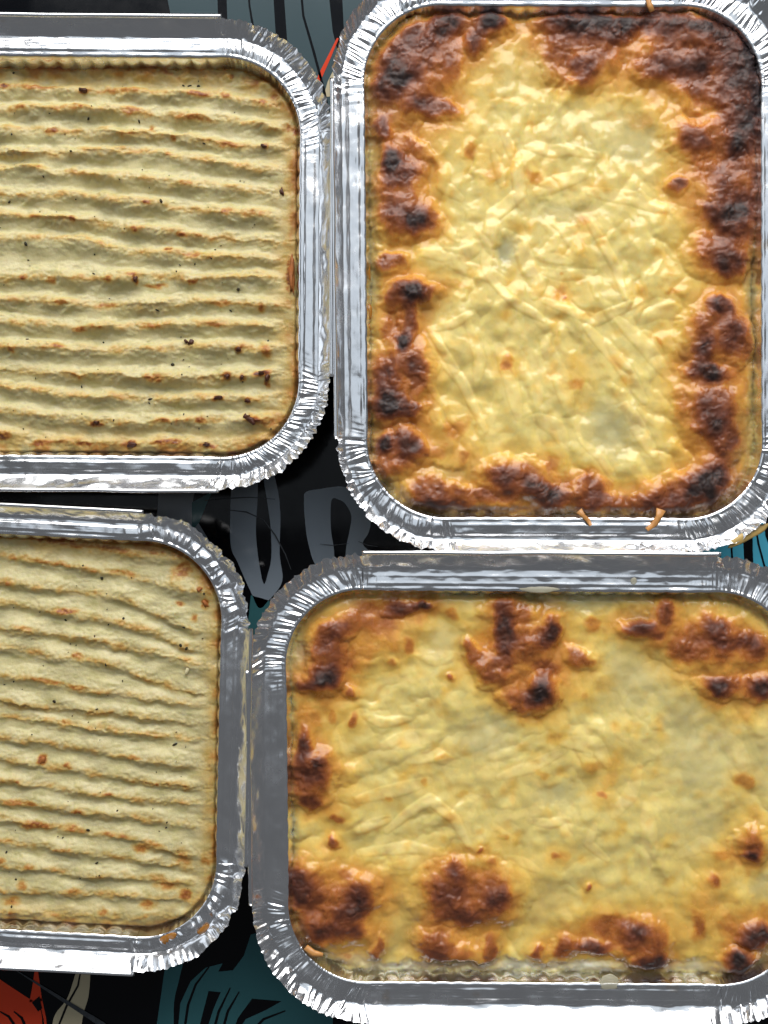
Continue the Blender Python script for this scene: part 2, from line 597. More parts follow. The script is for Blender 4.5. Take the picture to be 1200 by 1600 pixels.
        nb = len(base)
        for ii in range(nb - 1):
            for g in range(nseg):
                g2 = (g + 1) % nseg
                qq.append((ii * nseg + g, (ii + 1) * nseg + g, (ii + 1) * nseg + g2, ii * nseg + g2))
        caps = []
        for ii in (0, nb - 1):
            c = len(vv); pc = np.mean(vv[ii * nseg:(ii + 1) * nseg], 0); vv.append(tuple(pc))
            for g in range(nseg):
                caps.append((ii * nseg + g, ii * nseg + (g + 1) % nseg, c))
        meb = new_mesh('rolled_edge', vv, qq, caps)
        add('rolled_edge', meb, BEAD, root)
    return dict(root=root, X0=X0, Y0=Y0, hx=hx, hy=hy, ex=ex, ey=ey, tilt=tilt)


TR_ = build_tray('foil_tray', 'foil tray at the upper right, upright, holding the lasagne with the blackest edges',
                 881, 411, 310, 399, -0.2, 0.5, [5, 6, 3.0, 4.6], 9.6, 11, (0, 0.02), 1.2)
TL_ = build_tray('foil_tray', 'foil tray at the upper left, holding the ridged mash with dark toasted crumbs',
                 69.5, 400, 399, 312, -0.5, -0.4, [5.2, 6.2, 5, 6.0], 8.2, 12, (0, 0.012), 1.0)
BL_ = build_tray('foil_tray', 'foil tray at the lower left, holding the paler ridged mash, orange grease on its corner',
                 -56, 1140, 399, 310, -3.0, -1.2, [5.6, 4.5, 5, 6.0], 7.2, 13, (0, 0), 2.4)
BR_ = build_tray('foil_tray', 'foil tray at the lower right, lying sideways, holding the lasagne with loose brown patches',
                 847, 1230, 399, 307, -0.4, 0.6, [5, 6.8, 5.8, 6.4], 9.0, 14, (0, 0), 1.1, 0.2)


# ------------------------------------------------------------------ food surfaces
def food_grid(T, step, inset=0.0007, coarse_left=None):
    """vertices over the opening (tray axes), clipped to the rounded outline; returns local uv, sdf, quads"""
    hx, hy, r = T['hx'] - inset, T['hy'] - inset, R_IN - inset
    if coarse_left is None:
        xs = np.linspace(-hx, hx, int(2 * hx / step) + 1)
    else:
        xs = np.concatenate([np.arange(-hx, coarse_left, 0.0016), np.linspace(coarse_left, hx, int((hx - coarse_left) / step) + 1)])
    ys = np.linspace(-hy, hy, int(2 * hy / step) + 1)
    U, Vv = np.meshgrid(xs, ys)
    def sdf(u, v):
        qx = np.abs(u) - (hx - r); qy = np.abs(v) - (hy - r)
        return np.hypot(np.maximum(qx, 0), np.maximum(qy, 0)) + np.minimum(np.maximum(qx, qy), 0) - r
    sd = sdf(U, Vv)
    # snap outside points onto the outline
    cu = np.clip(U, -(hx - r), hx - r); cv = np.clip(Vv, -(hy - r), hy - r)
    du, dv = U - cu, Vv - cv
    ln = np.hypot(du, dv) + 1e-12
    out = sd > 0
    U2 = np.where(out, cu + du / ln * r, U); V2 = np.where(out, cv + dv / ln * r, Vv)
    ny, nx = U.shape
    idx = np.arange(ny * nx).reshape(ny, nx)
    q = np.stack([idx[:-1, :-1], idx[:-1, 1:], idx[1:, 1:], idx[1:, :-1]], -1).reshape(-1, 4)
    o = out.ravel()
    keep = (~o[q]).sum(1) >= 1
    q = q[keep]
    used = np.unique(q)
    remap = -np.ones(ny * nx, int); remap[used] = np.arange(len(used))
    return U2.ravel()[used], V2.ravel()[used], np.minimum(sd.ravel()[used], 0), remap[q]


def food_mesh(name, T, u, v, z, quads, alb, rough, mat, label, cat, group):
    w = u[:, None] * T['ex'][None] + v[:, None] * T['ey'][None]
    zz = z + u * T['tilt'][0] + v * T['tilt'][1]
    V = np.concatenate([w, zz[:, None]], 1)
    # skirt down to the floor of the tray
    e = np.concatenate([quads[:, [0, 1]], quads[:, [1, 2]], quads[:, [2, 3]], quads[:, [3, 0]]])
    es = np.sort(e, 1)
    key = es[:, 0].astype(np.int64) * 10_000_000 + es[:, 1]
    uq, inv, cnt = np.unique(key, return_inverse=True, return_counts=True)
    be = e[cnt[inv] == 1]
    bv = np.unique(be)
    low = V[bv].copy()
    low[:, :2] *= 0.87
    low[:, 2] = 0.003
    m = -np.ones(len(V), int); m[bv] = len(V) + np.arange(len(bv))
    sk = np.stack([be[:, 1], be[:, 0], m[be[:, 0]], m[be[:, 1]]], 1)
    V2 = np.concatenate([V, low])
    me = new_mesh(name, V2, np.concatenate([quads, sk]))
    al = np.concatenate([alb, alb[bv]]); ro = np.concatenate([rough, rough[bv]])
    vattr(me, 'albedo', np.clip(al, 0, 1)); vattr(me, 'rough', ro)
    return me


def food_object(name, T, parts, label, cat, group):
    root = bpy.data.objects.new(name, None)
    C.objects.link(root)
    root.location = (T['X0'], T['Y0'], 0.0)
    tag(root, label, cat, group)
    return root


def blob_field(px, py, blobs):
    """union of soft ellipses: (x, y, rx, ry, rot, strength)"""
    inv = np.ones_like(px)
    for bl in blobs:
        x, y, rx, ry, rot, s = bl
        a = math.radians(rot)
        m = (np.abs(px - x) < 2.2 * max(rx, ry)) & (np.abs(py - y) < 2.2 * max(rx, ry))
        if not m.any(): continue
        dx = px[m] - x; dy = py[m] - y
        e = np.hypot((dx * math.cos(a) + dy * math.sin(a)) / rx, (-dx * math.sin(a) + dy * math.cos(a)) / ry)
        g = 1 - sstep(0.30, 1.45, e)
        inv[m] *= 1 - s * g
    return 1 - inv


def dome_field(px, py, blobs, smin=0.5):
    h = np.zeros_like(px)
    for x, y, rx, ry, rot, s in blobs:
        if s < smin: continue
        a = math.radians(rot)
        m = np.where((np.abs(px - x) < 1.5 * max(rx, ry)) & (np.abs(py - y) < 1.5 * max(rx, ry)))[0]
        if len(m) == 0: continue
        dx = px[m] - x; dy = py[m] - y
        e = np.hypot((dx * math.cos(a) + dy * math.sin(a)) / rx, (-dx * math.sin(a) + dy * math.cos(a)) / ry) / 1.25
        f = np.clip(1 - e * e, 0, 1)
        k = min(1.0, min(rx, ry) / 26) * (0.6 + 0.5 * s) * f ** 0.8
        h[m] = np.maximum(h[m], k) + 0.18 * k
    return h


def rope(h, px, py, pts, w, ht):
    pts = np.array(pts, float)
    pad = w * 1.6
    m = (px > pts[:, 0].min() - pad) & (px < pts[:, 0].max() + pad) & (py > pts[:, 1].min() - pad) & (py < pts[:, 1].max() + pad)
    ii = np.where(m)[0]
    if len(ii) == 0: return
    x, y = px[ii], py[ii]
    best = np.full(len(ii), 1e9); ts = np.zeros(len(ii))
    n = len(pts) - 1
    for k in range(n):
        a, b = pts[k], pts[k + 1]
        d = b - a; L2 = d @ d + 1e-9
        t = np.clip(((x - a[0]) * d[0] + (y - a[1]) * d[1]) / L2, 0, 1)
        dd = np.hypot(x - a[0] - t * d[0], y - a[1] - t * d[1])
        c = dd < best
        best = np.where(c, dd, best); ts = np.where(c, (k + t) / n, ts)
    taper = 0.45 + 0.55 * np.sin(np.pi * np.clip(ts, 0.02, 0.98)) ** 0.6
    f = np.clip(1 - (best / (w * taper)) ** 2, 0, 1)
    h[ii] = np.maximum(h[ii], ht * taper * (f * (2 - f)) ** 0.9) + 0.2 * ht * taper * f


CREAM = np.array([0.59, 0.52, 0.26])


def build_mash(name, T, crests, fv, label, seed, coarse, spots, edge_brown, toast, zb=-0.0064, amp=0.0027, top_gap=0.0):
    u, v, sd, quads = food_grid(T, 0.00042, coarse_left=coarse)
    wx = u * T['ex'][0] + v * T['ey'][0] + T['X0']; wy = u * T['ex'][1] + v * T['ey'][1] + T['Y0']
    px, py = PX(wx, wy, ZF - 0.004)
    n1 = fbm(px / 26, py / 16, seed, 3); n2 = fbm(px / 9, py / 7, seed + 50, 2)
    yy = py + 4.0 * n1 + 1.1 * n2 * (fbm(px / 40, py / 12, seed + 51, 2) > -0.1)
    cr = np.stack([np.interp(px, [p[0] for p in c], [p[1] for p in c]) + 2.5 * perlin(px / 60, px * 0 + 3.3 * k, seed + 5) for k, c in enumerate(crests)])
    cr = np.sort(cr, 0)
    K = len(crests)
    idx = (cr < yy[None]).sum(0)
    lo = np.where(idx > 0, np.take_along_axis(cr, np.clip(idx - 1, 0, K - 1)[None], 0)[0], cr[0] - 34)
    hi = np.where(idx < K, np.take_along_axis(cr, np.clip(idx, 0, K - 1)[None], 0)[0], cr[-1] + 34)
    gap = np.maximum(hi - lo, 8)
    f = np.clip((yy - lo) / gap, 0, 1)
    down = 1 - (np.clip(f / fv, 0, 1)) ** 0.9
    up = np.clip((f - fv) / (1 - fv), 0, 1) ** 0.9
    g = np.where(f < fv, down, up)
    g = np.where(g > 0.5, 1 - 2 * (1 - g) ** 2 * 1.0, 2 * g * g) * 0.8 + g * 0.2
    # each ridge has its own strength along x, fading to the pressed flat border
    rid = np.where(f < 0.5, idx - 1, idx)
    am = np.clip(0.82 + 0.75 * perlin(px / 62, rid * 7.7, seed + 9), 0.22, 1.3)
    edge = sstep(0, 0.0085, -sd)
    right = sstep(0.005, 0.016, T['hx'] - u + 0.003 * fbm(py / 14, px / 40, seed + 31, 2))
    topb = sstep(0.001, 0.012, T['hy'] - np.abs(v))
    A = amp * np.clip(gap / 30, 0.55, 1.15) * am * right * (0.35 + 0.65 * topb)
    lump = fbm(px / 60, py / 45, seed + 3, 2)
    rag = fbm(px / 7.0, py / 5.0, seed + 21, 3)
    rag2 = perlin(px / 3.2, py / 2.8, seed + 33) + 0.8 * perlin(px / 6.1, py / 5.3, seed + 34)
    z = ZF + zb + A * g + 0.0009 * lump + 0.00026 * rag * (0.05 + 1.15 * g ** 2) + 0.00007 * rag2 * (0.5 + g)
    z += (1 - edge) * 0.0016 * (0.6 + 0.5 * fbm(px / 30, py / 30, seed + 8)) - (1 - sstep(0, 0.0022, -sd)) * 0.0022
    z += (1 - right) * 0.0012
    z -= top_gap * MM * (1 - sstep(0.004, 0.0155, T['hy'] - v)) * (0.8 + 0.3 * fbm(px / 30, py / 30, seed + 14))
    crestd = np.minimum(np.abs(yy - lo), np.abs(hi - yy))
    # colour
    col = np.tile(CREAM, (len(u), 1))
    col = mix(col, (0.62, 0.545, 0.32), np.clip(0.5 + 0.6 * fbm(px / 40, py / 25, seed + 70), 0, 1) * 0.6)
    col = mix(col, (0.45, 0.40, 0.145), np.clip(fbm(px / 22, py / 14, seed + 71, 3) * 1.2 - 0.15, 0, 1) * 0.55)
    # the toasted crests: browning where the ridge stands proud
    tn = fbm(px / 34, py / 22, seed + 80, 3) * 0.9 + 0.5 * perlin(px / 8, py / 8, seed + 81)
    tz = np.exp(-(crestd / 5.5) ** 2) * np.clip(am, 0, 1.3) * (0.3 + 0.7 * right)
    bias = toast(px, py)
    t1 = sstep(0.20, 0.95, tn * 0.75 + bias) * tz
    t = t1 * 0.62
    eb = np.exp(-(-sd / (edge_brown * MM)) ** 1.5) * np.clip(0.65 + 0.5 * fbm(px / 30, py / 30, seed + 90, 3), 0, 1)
    t = 1 - (1 - t) * (1 - 0.62 * eb)
    sp = blob_field(px + 3 * n2, py + 3 * n1, spots)
    t = np.maximum(t, sp * 1.12 * (0.68 + 0.32 * sstep(-0.4, 0.1, fbm(px / 9, py / 6, seed + 83, 2))))
    t = np.maximum(t, (0.10 + 0.28 * np.clip(0.45 + tn, 0, 1)) * np.exp(-(crestd / 6.0) ** 2) * (0.3 + 0.7 * right))
    speck = perlin(px / 5.5, py / 4.5, seed + 95)
    t = np.maximum(t, sstep(0.80, 0.98, speck) * (0.25 + 0.45 * tz) * 0.9)
    t = np.clip(t + 0.12 * t * rag, 0, 1)
    brown = ramp(t, [(0, (1, 1, 1)), (0.25, (0.98, 0.78, 0.50)), (0.45, (0.82, 0.44, 0.17)), (0.65, (0.52, 0.18, 0.06)), (0.85, (0.20, 0.05, 0.03)), (1, (0.07, 0.02, 0.02))])
    col = col * brown
    rough = 0.40 + 0 * t
    me = food_mesh('mash_topping', T, u, v, z, quads, col, rough, MASH, None, None, None)
    root = food_object(name, T, None, label, 'mash pie', 'mash topped pies')
    o = add('mash_topping', me, MASH, root)
    return root, (u, v, z, px, py, T)


def surf(info, x, y):
    """height of a food surface under photo pixel (x, y) -> local coordinates in its tray"""
    u, v, z, px, py, T = info
    i = int(np.argmin((px - x) ** 2 + (py - y) ** 2))
    w = u[i] * T['ex'] + v[i] * T['ey']
    return w[0], w[1], z[i] + u[i] * T['tilt'][0] + v[i] * T['tilt'][1]


def lump(name, root, x, y, z, rx, ry, rz, rot, mat, seed, sub=2, rough=0.35):
    rnd = random.Random(seed)
    b = bmesh.new()
    bmesh.ops.create_icosphere(b, subdivisions=sub, radius=1)
    ph = [rnd.uniform(0, 6.28) for _ in range(6)]
    for vv in b.verts:
        c = vv.co
        k = 1 + rough * (math.sin(3.1 * c.x + ph[0]) * math.sin(2.7 * c.y + ph[1]) + 0.6 * math.sin(5.3 * c.y + ph[2]) * math.sin(4.7 * c.x + ph[3]) + 0.35 * math.sin(9 * c.x + 7 * c.z + ph[4]))
        c *= k
        c.x *= rx; c.y *= ry; c.z *= rz
    for f in b.faces: f.smooth = True
    m = bpy.data.meshes.new(name); b.to_mesh(m); b.free()
    o = add(name, m, mat, root)
    o.location = (x, y, z); o.rotation_euler = (0, 0, rot)
    return o


def flakes(name, root, info, spots, mat, seed):
    """many tiny dried-herb flakes, one mesh"""
    rnd = random.Random(seed)
    V, F = [], []
    for (x, y, s) in spots:
        cx, cy, cz = surf(info, x, y)
        an = rnd.uniform(0, math.pi); a = s * S * rnd.uniform(0.6, 1.0); bq = a * rnd.uniform(0.35, 0.8)
        hz = 0.0002
        i0 = len(V)
        for k in range(6):
            t = k / 6 * 2 * math.pi
            dx, dy = a * math.cos(t) * rnd.uniform(.7, 1.1), bq * math.sin(t) * rnd.uniform(.7, 1.1)
            X, Y = cx + dx * math.cos(an) - dy * math.sin(an), cy + dx * math.sin(an) + dy * math.cos(an)
            V.append((X, Y, cz - 0.0002)); V.append((X * 1 + 0, Y, cz + hz + rnd.uniform(0, .00015)))
        V.append((cx, cy, cz + hz + 0.0002))
        for k in range(6):
            k2 = (k + 1) % 6
            F.append((i0 + 2 * k, i0 + 2 * k2, i0 + 2 * k2 + 1)); F.append((i0 + 2 * k, i0 + 2 * k2 + 1, i0 + 2 * k + 1))
            F.append((i0 + 2 * k + 1, i0 + 2 * k2 + 1, i0 + 12))
    me = new_mesh(name, V, np.zeros((0, 4)), F, False)
    o = add(name, me, mat, root)
    o['kind'] = 'stuff'
    return o


TLC = [[(0, 134), (90, 138), (170, 140), (340, 147), (420, 165)],
       [(0, 170), (60, 168), (160, 171), (250, 178), (350, 187), (440, 200)],
       [(0, 204), (100, 202), (200, 207), (290, 215), (380, 230), (450, 226)],
       [(0, 240), (100, 238), (240, 234), (300, 246), (400, 262), (450, 262)],
       [(0, 262), (40, 258), (90, 268), (150, 272), (250, 283), (340, 292), (440, 300)],
       [(0, 302), (120, 304), (230, 318), (330, 330), (430, 338)],
       [(0, 332), (150, 348), (250, 362), (350, 372), (420, 376)],
       [(0, 374), (70, 368), (130, 372), (200, 392), (300, 398), (420, 402)],
       [(0, 434), (80, 432), (170, 437), (235, 429), (300, 436), (400, 430), (430, 432)],
       [(0, 466), (100, 471), (200, 478), (330, 471), (415, 478)],
       [(0, 500), (120, 511), (220, 507), (330, 505), (410, 508)],
       [(0, 540), (100, 544), (220, 545), (350, 539), (410, 545)],
       [(0, 578), (80, 584), (230, 590), (330, 590), (400, 585), (425, 582)],
       [(0, 600), (100, 614), (230, 621), (340, 620), (420, 622)],
       [(0, 638), (100, 654), (200, 661), (310, 655), (400, 656)],
       [(0, 676), (60, 690), (130, 692), (280, 690), (330, 697), (390, 690)]]
TLspots = [(190, 141, 55, 6, 0, .45), (310, 147, 24, 6, 5, .62), (130, 142, 8, 5, 0, .7), (80, 204, 14, 6, 0, .62), (205, 172, 18, 8, 0, .5),
           (300, 184, 40, 6, 8, .5), (352, 150, 12, 6, 20, .5), (410, 160, 8, 8, 0, .55), (430, 150, 10, 12, 30, .5), (236, 200, 6, 6, 0, .6), (270, 216, 5, 5, 0, .6),
           (262, 238, 6, 5, 0, .6), (360, 226, 32, 6, 8, .5), (415, 228, 7, 5, 0, .7), (290, 285, 14, 5, 0, .5), (115, 343, 6, 6, 0, .7), (210, 358, 7, 5, 0, .65),
           (284, 366, 12, 5, 0, .6), (355, 330, 9, 6, 0, .65), (395, 335, 30, 6, 0, .4), (262, 389, 9, 5, 0, .68), (300, 396, 20, 5, 0, .5), (35, 433, 8, 6, 0, .65),
           (80, 437, 9, 7, 0, .55), (170, 436, 9, 7, 0, .6), (212, 436, 5, 8, 0, .75), (242, 445, 18, 4, 0, .55), (300, 439, 10, 5, 0, .6), (96, 473, 14, 5, 0, .5),
           (165, 476, 26, 5, 0, .48), (345, 473, 30, 5, 0, .45), (408, 480, 7, 10, 0, .55), (125, 513, 14, 5, 0, .55), (235, 508, 24, 6, 0, .5), (335, 507, 18, 5, 0, .5),
           (415, 548, 9, 14, -30, .5), (18, 545, 8, 6, 0, .6), (90, 540, 12, 5, 0, .6), (372, 546, 7, 7, 0, .7), (452, 430, 7, 34, 0, .62), (240, 590, 22, 6, 0, .5),
           (355, 588, 9, 7, 0, .65), (378, 589, 6, 7, 0, .68), (408, 583, 16, 5, 0, .85), (417, 595, 5, 10, 0, .85), (340, 622, 11, 5, 0, .72), (386, 625, 7, 6, 0, .7),
           (150, 661, 14, 5, 0, .7), (255, 657, 14, 5, 0, .55), (312, 656, 13, 5, 0, .6), (420, 660, 14, 10, 0, .5), (395, 655, 16, 9, 20, .7), (65, 692, 22, 6, 0, .68),
           (130, 694, 18, 5, 0, .65), (205, 693, 10, 7, 0, .75), (260, 690, 32, 5, -4, .68), (325, 696, 16, 6, 0, .66), (0, 680, 18, 8, 0, .68), (360, 707, 12, 6, 0, .55),
           (390, 693, 14, 6, 0, .5), (5, 134, 10, 6, 0, .7), (60, 135, 40, 5, 0, .5), (462, 205, 6, 12, 0, .6), (448, 200, 10, 8, 0, .5), (240, 96, 7, 6, 0, .75), (360, 117, 6, 5, 0, .6)]
BLC = [[(0, 829), (95, 851), (142, 860), (240, 872)],
       [(0, 866), (75, 881), (160, 894), (225, 905), (300, 925)],
       [(0, 911), (75, 919), (150, 926), (195, 938), (240, 960), (300, 985)],
       [(0, 941), (75, 954), (150, 967), (225, 982), (280, 1012)],
       [(0, 984), (75, 990), (158, 1005), (240, 1020), (310, 1040)],
       [(0, 1012), (94, 1026), (150, 1035), (188, 1044), (225, 1061), (300, 1085)],
       [(0, 1056), (64, 1065), (112, 1074), (169, 1082), (225, 1091), (300, 1100)],
       [(0, 1099), (94, 1110), (200, 1120), (280, 1130)],
       [(0, 1119), (105, 1132), (200, 1145), (300, 1155)],
       [(0, 1155), (90, 1164), (161, 1176), (210, 1189), (300, 1200)],
       [(0, 1187), (64, 1199), (112, 1203), (170, 1215), (230, 1225), (300, 1232)],
       [(0, 1221), (75, 1229), (150, 1244), (230, 1252), (300, 1256)],
       [(0, 1253), (50, 1259), (120, 1270), (188, 1277), (300, 1290)],
       [(0, 1281), (75, 1294), (116, 1298), (190, 1308), (240, 1326), (300, 1340)],
       [(0, 1315), (90, 1330), (150, 1336), (210, 1345), (300, 1360)],
       [(0, 1354), (60, 1358), (150, 1371), (220, 1374), (300, 1382)],
       [(0, 1394), (124, 1399), (200, 1400), (300, 1405)],
       [(0, 1428), (124, 1432), (220, 1436)]]
BLspots = [(60, 840, 100, 8, 9, .56), (180, 858, 40, 9, 8, .48), (245, 862, 18, 8, 0, .5), (285, 890, 24, 14, -40, .5), (312, 922, 5, 6, 0, .65), (320, 943, 7, 9, 30, .6),
           (280, 945, 7, 5, 0, .55), (303, 966, 6, 6, 0, .5), (80, 880, 50, 5, 10, .45), (190, 896, 30, 5, 8, .42), (98, 954, 18, 5, 8, .48), (35, 982, 20, 5, 5, .4), (118, 1027, 12, 6, 0, .5),
           (70, 1065, 36, 5, 8, .5), (120, 1075, 20, 5, 5, .5), (105, 955, 20, 6, 0, .45), (100, 1129, 10, 5, 0, .45), (64, 1190, 8, 9, 0, .66), (103, 1198, 8, 6, 0, .55), (207, 1185, 12, 5, 0, .5),
           (20, 1254, 24, 5, 5, .5), (48, 1258, 12, 5, 0, .5), (120, 1270, 12, 6, 0, .58), (55, 1291, 36, 7, 5, .58), (110, 1297, 14, 5, 0, .5), (245, 1226, 6, 4, 0, .55), (290, 1232, 8, 6, 0, .45),
           (170, 1305, 14, 6, 0, .5), (220, 1327, 16, 7, 0, .5), (95, 1329, 18, 4, 0, .5), (285, 1342, 20, 14, 50, .42), (320, 1345, 10, 12, 0, .45), (260, 1385, 22, 9, 0, .48), (290, 1400, 12, 12, 40, .58),
           (45, 1356, 10, 5, 0, .45), (33, 1386, 9, 9, 0, .45), (230, 1415, 14, 9, 0, .48), (160, 1428, 10, 7, 0, .5), (0, 1347, 8, 6, 0, .45), (15, 1410, 16, 8, 0, .42), (110, 1395, 20, 5, 0, .42), (240, 1320, 20, 6, 10, .4)]

mash1, inf1 = build_mash('mash_pie', TL_, TLC, 0.57, 'mash topped pie in the upper left tray, forked ridges, many dark toasted crumbs', 100, -0.022,
                         TLspots, 8.0, lambda x, y: 0.13 + 0.10 * sstep(250, 450, x) + 0.08 * sstep(500, 700, y), top_gap=3.4)
mash2, inf2 = build_mash('mash_pie', BL_, BLC, 0.35, 'paler mash topped pie in the lower left tray, soft forked ridges, faintly toasted', 200, 0.012,
                         BLspots, 5.5, lambda x, y: 0.08 + 0 * x, amp=0.0017)

rnd = random.Random(5)
for (x, y, rx, ry, rot) in [(290, 532, 3.5, 3, 0), (297, 535, 5, 3.5, .4), (384, 650, 5.5, 5, -.5), (392, 657, 9, 5, -.5), (440, 298, 3.5, 6.5, .3), (418, 590, 4, 6, 0),
                            (408, 582, 6, 3, 0), (212, 437, 3, 5, 0), (131, 142, 7, 3.5, 0), (355, 588, 4, 4, 0), (378, 590, 3.5, 4.5, 0), (372, 546, 4, 3.5, 0), (240, 97, 5, 4.5, .3),
                            (205, 694, 7, 4, .3), (386, 625, 4, 3.5, 0), (412, 229, 5, 3, 0), (340, 621, 7, 3, 0), (322, 693, 6, 3, -.3), (150, 660, 6, 2.6, -.2)]:
    c = surf(inf1, x, y)
    lump('burnt_crumb', mash1, c[0], c[1], c[2] + 0.0003, rx * S, ry * S, 0.0011, rot, CRUMB, rnd.random())
for (x, y, rx, ry, rot) in [(320, 944, 5, 7, .5), (64, 1190, 5, 6, 0), (312, 922, 4, 4, 0)]:
    c = surf(inf2, x, y)
    lump('toasted_crumb', mash2, c[0], c[1], c[2] + 0.0001, rx * S, ry * S, 0.0008, rot, CRUST, rnd.random())
c = surf(inf1, 456, 430)
lump('toasted_crust', mash1, c[0], c[1], c[2] + 0.0005, 5 * S, 30 * S, 0.0015, 0.05, CRUST, 9, 3)
c = surf(inf2, 292, 1048)
lump('grain', mash2, c[0], c[1], c[2] + 0.0003, 3 * S, 8 * S, 0.0007, -0.4, plain_mat('pale_grain', (0.7, 0.62, 0.36), 0.4), 3, 2, 0.1)


def herb_spots(n, x0, x1, y0, y1, rnd, big):
    out = list(big)
    for _ in range(n):
        out.append((rnd.uniform(x0, x1), rnd.uniform(y0, y1), rnd.choice([1.2, 1.5, 1.6, 2.0, 2.6])))
    return out


flakes('herb_flakes', mash1, inf1, herb_spots(110, -280, 440, 110, 690, random.Random(1),
       [(12, 314, 5), (252, 315, 4), (67, 275, 4), (216, 188, 4), (138, 185, 3.5), (233, 622, 7), (245, 484, 5), (268, 569, 3.5), (40, 529, 4), (372, 451, 4), (359, 483, 4),
        (145, 427, 4), (232, 629, 3), (177, 657, 3), (40, 380, 4), (318, 224, 3.5), (295, 130, 5), (308, 131, 5), (285, 130, 4)]), HERB, 4)
flakes('herb_flakes', mash2, inf2, herb_spots(90, -300, 320, 870, 1420, random.Random(2),
       [(157, 904, 4), (272, 1165, 5), (20, 1065, 4), (83, 1097, 5), (150, 1350, 4), (100, 970, 3.5), (286, 981, 3.5), (282, 1009, 4), (290, 1014, 4), (165, 1039, 3.5), (258, 1295, 4),
        (137, 1298, 4), (8, 1333, 4), (192, 967, 3), (147, 994, 3)]), HERB, 5)


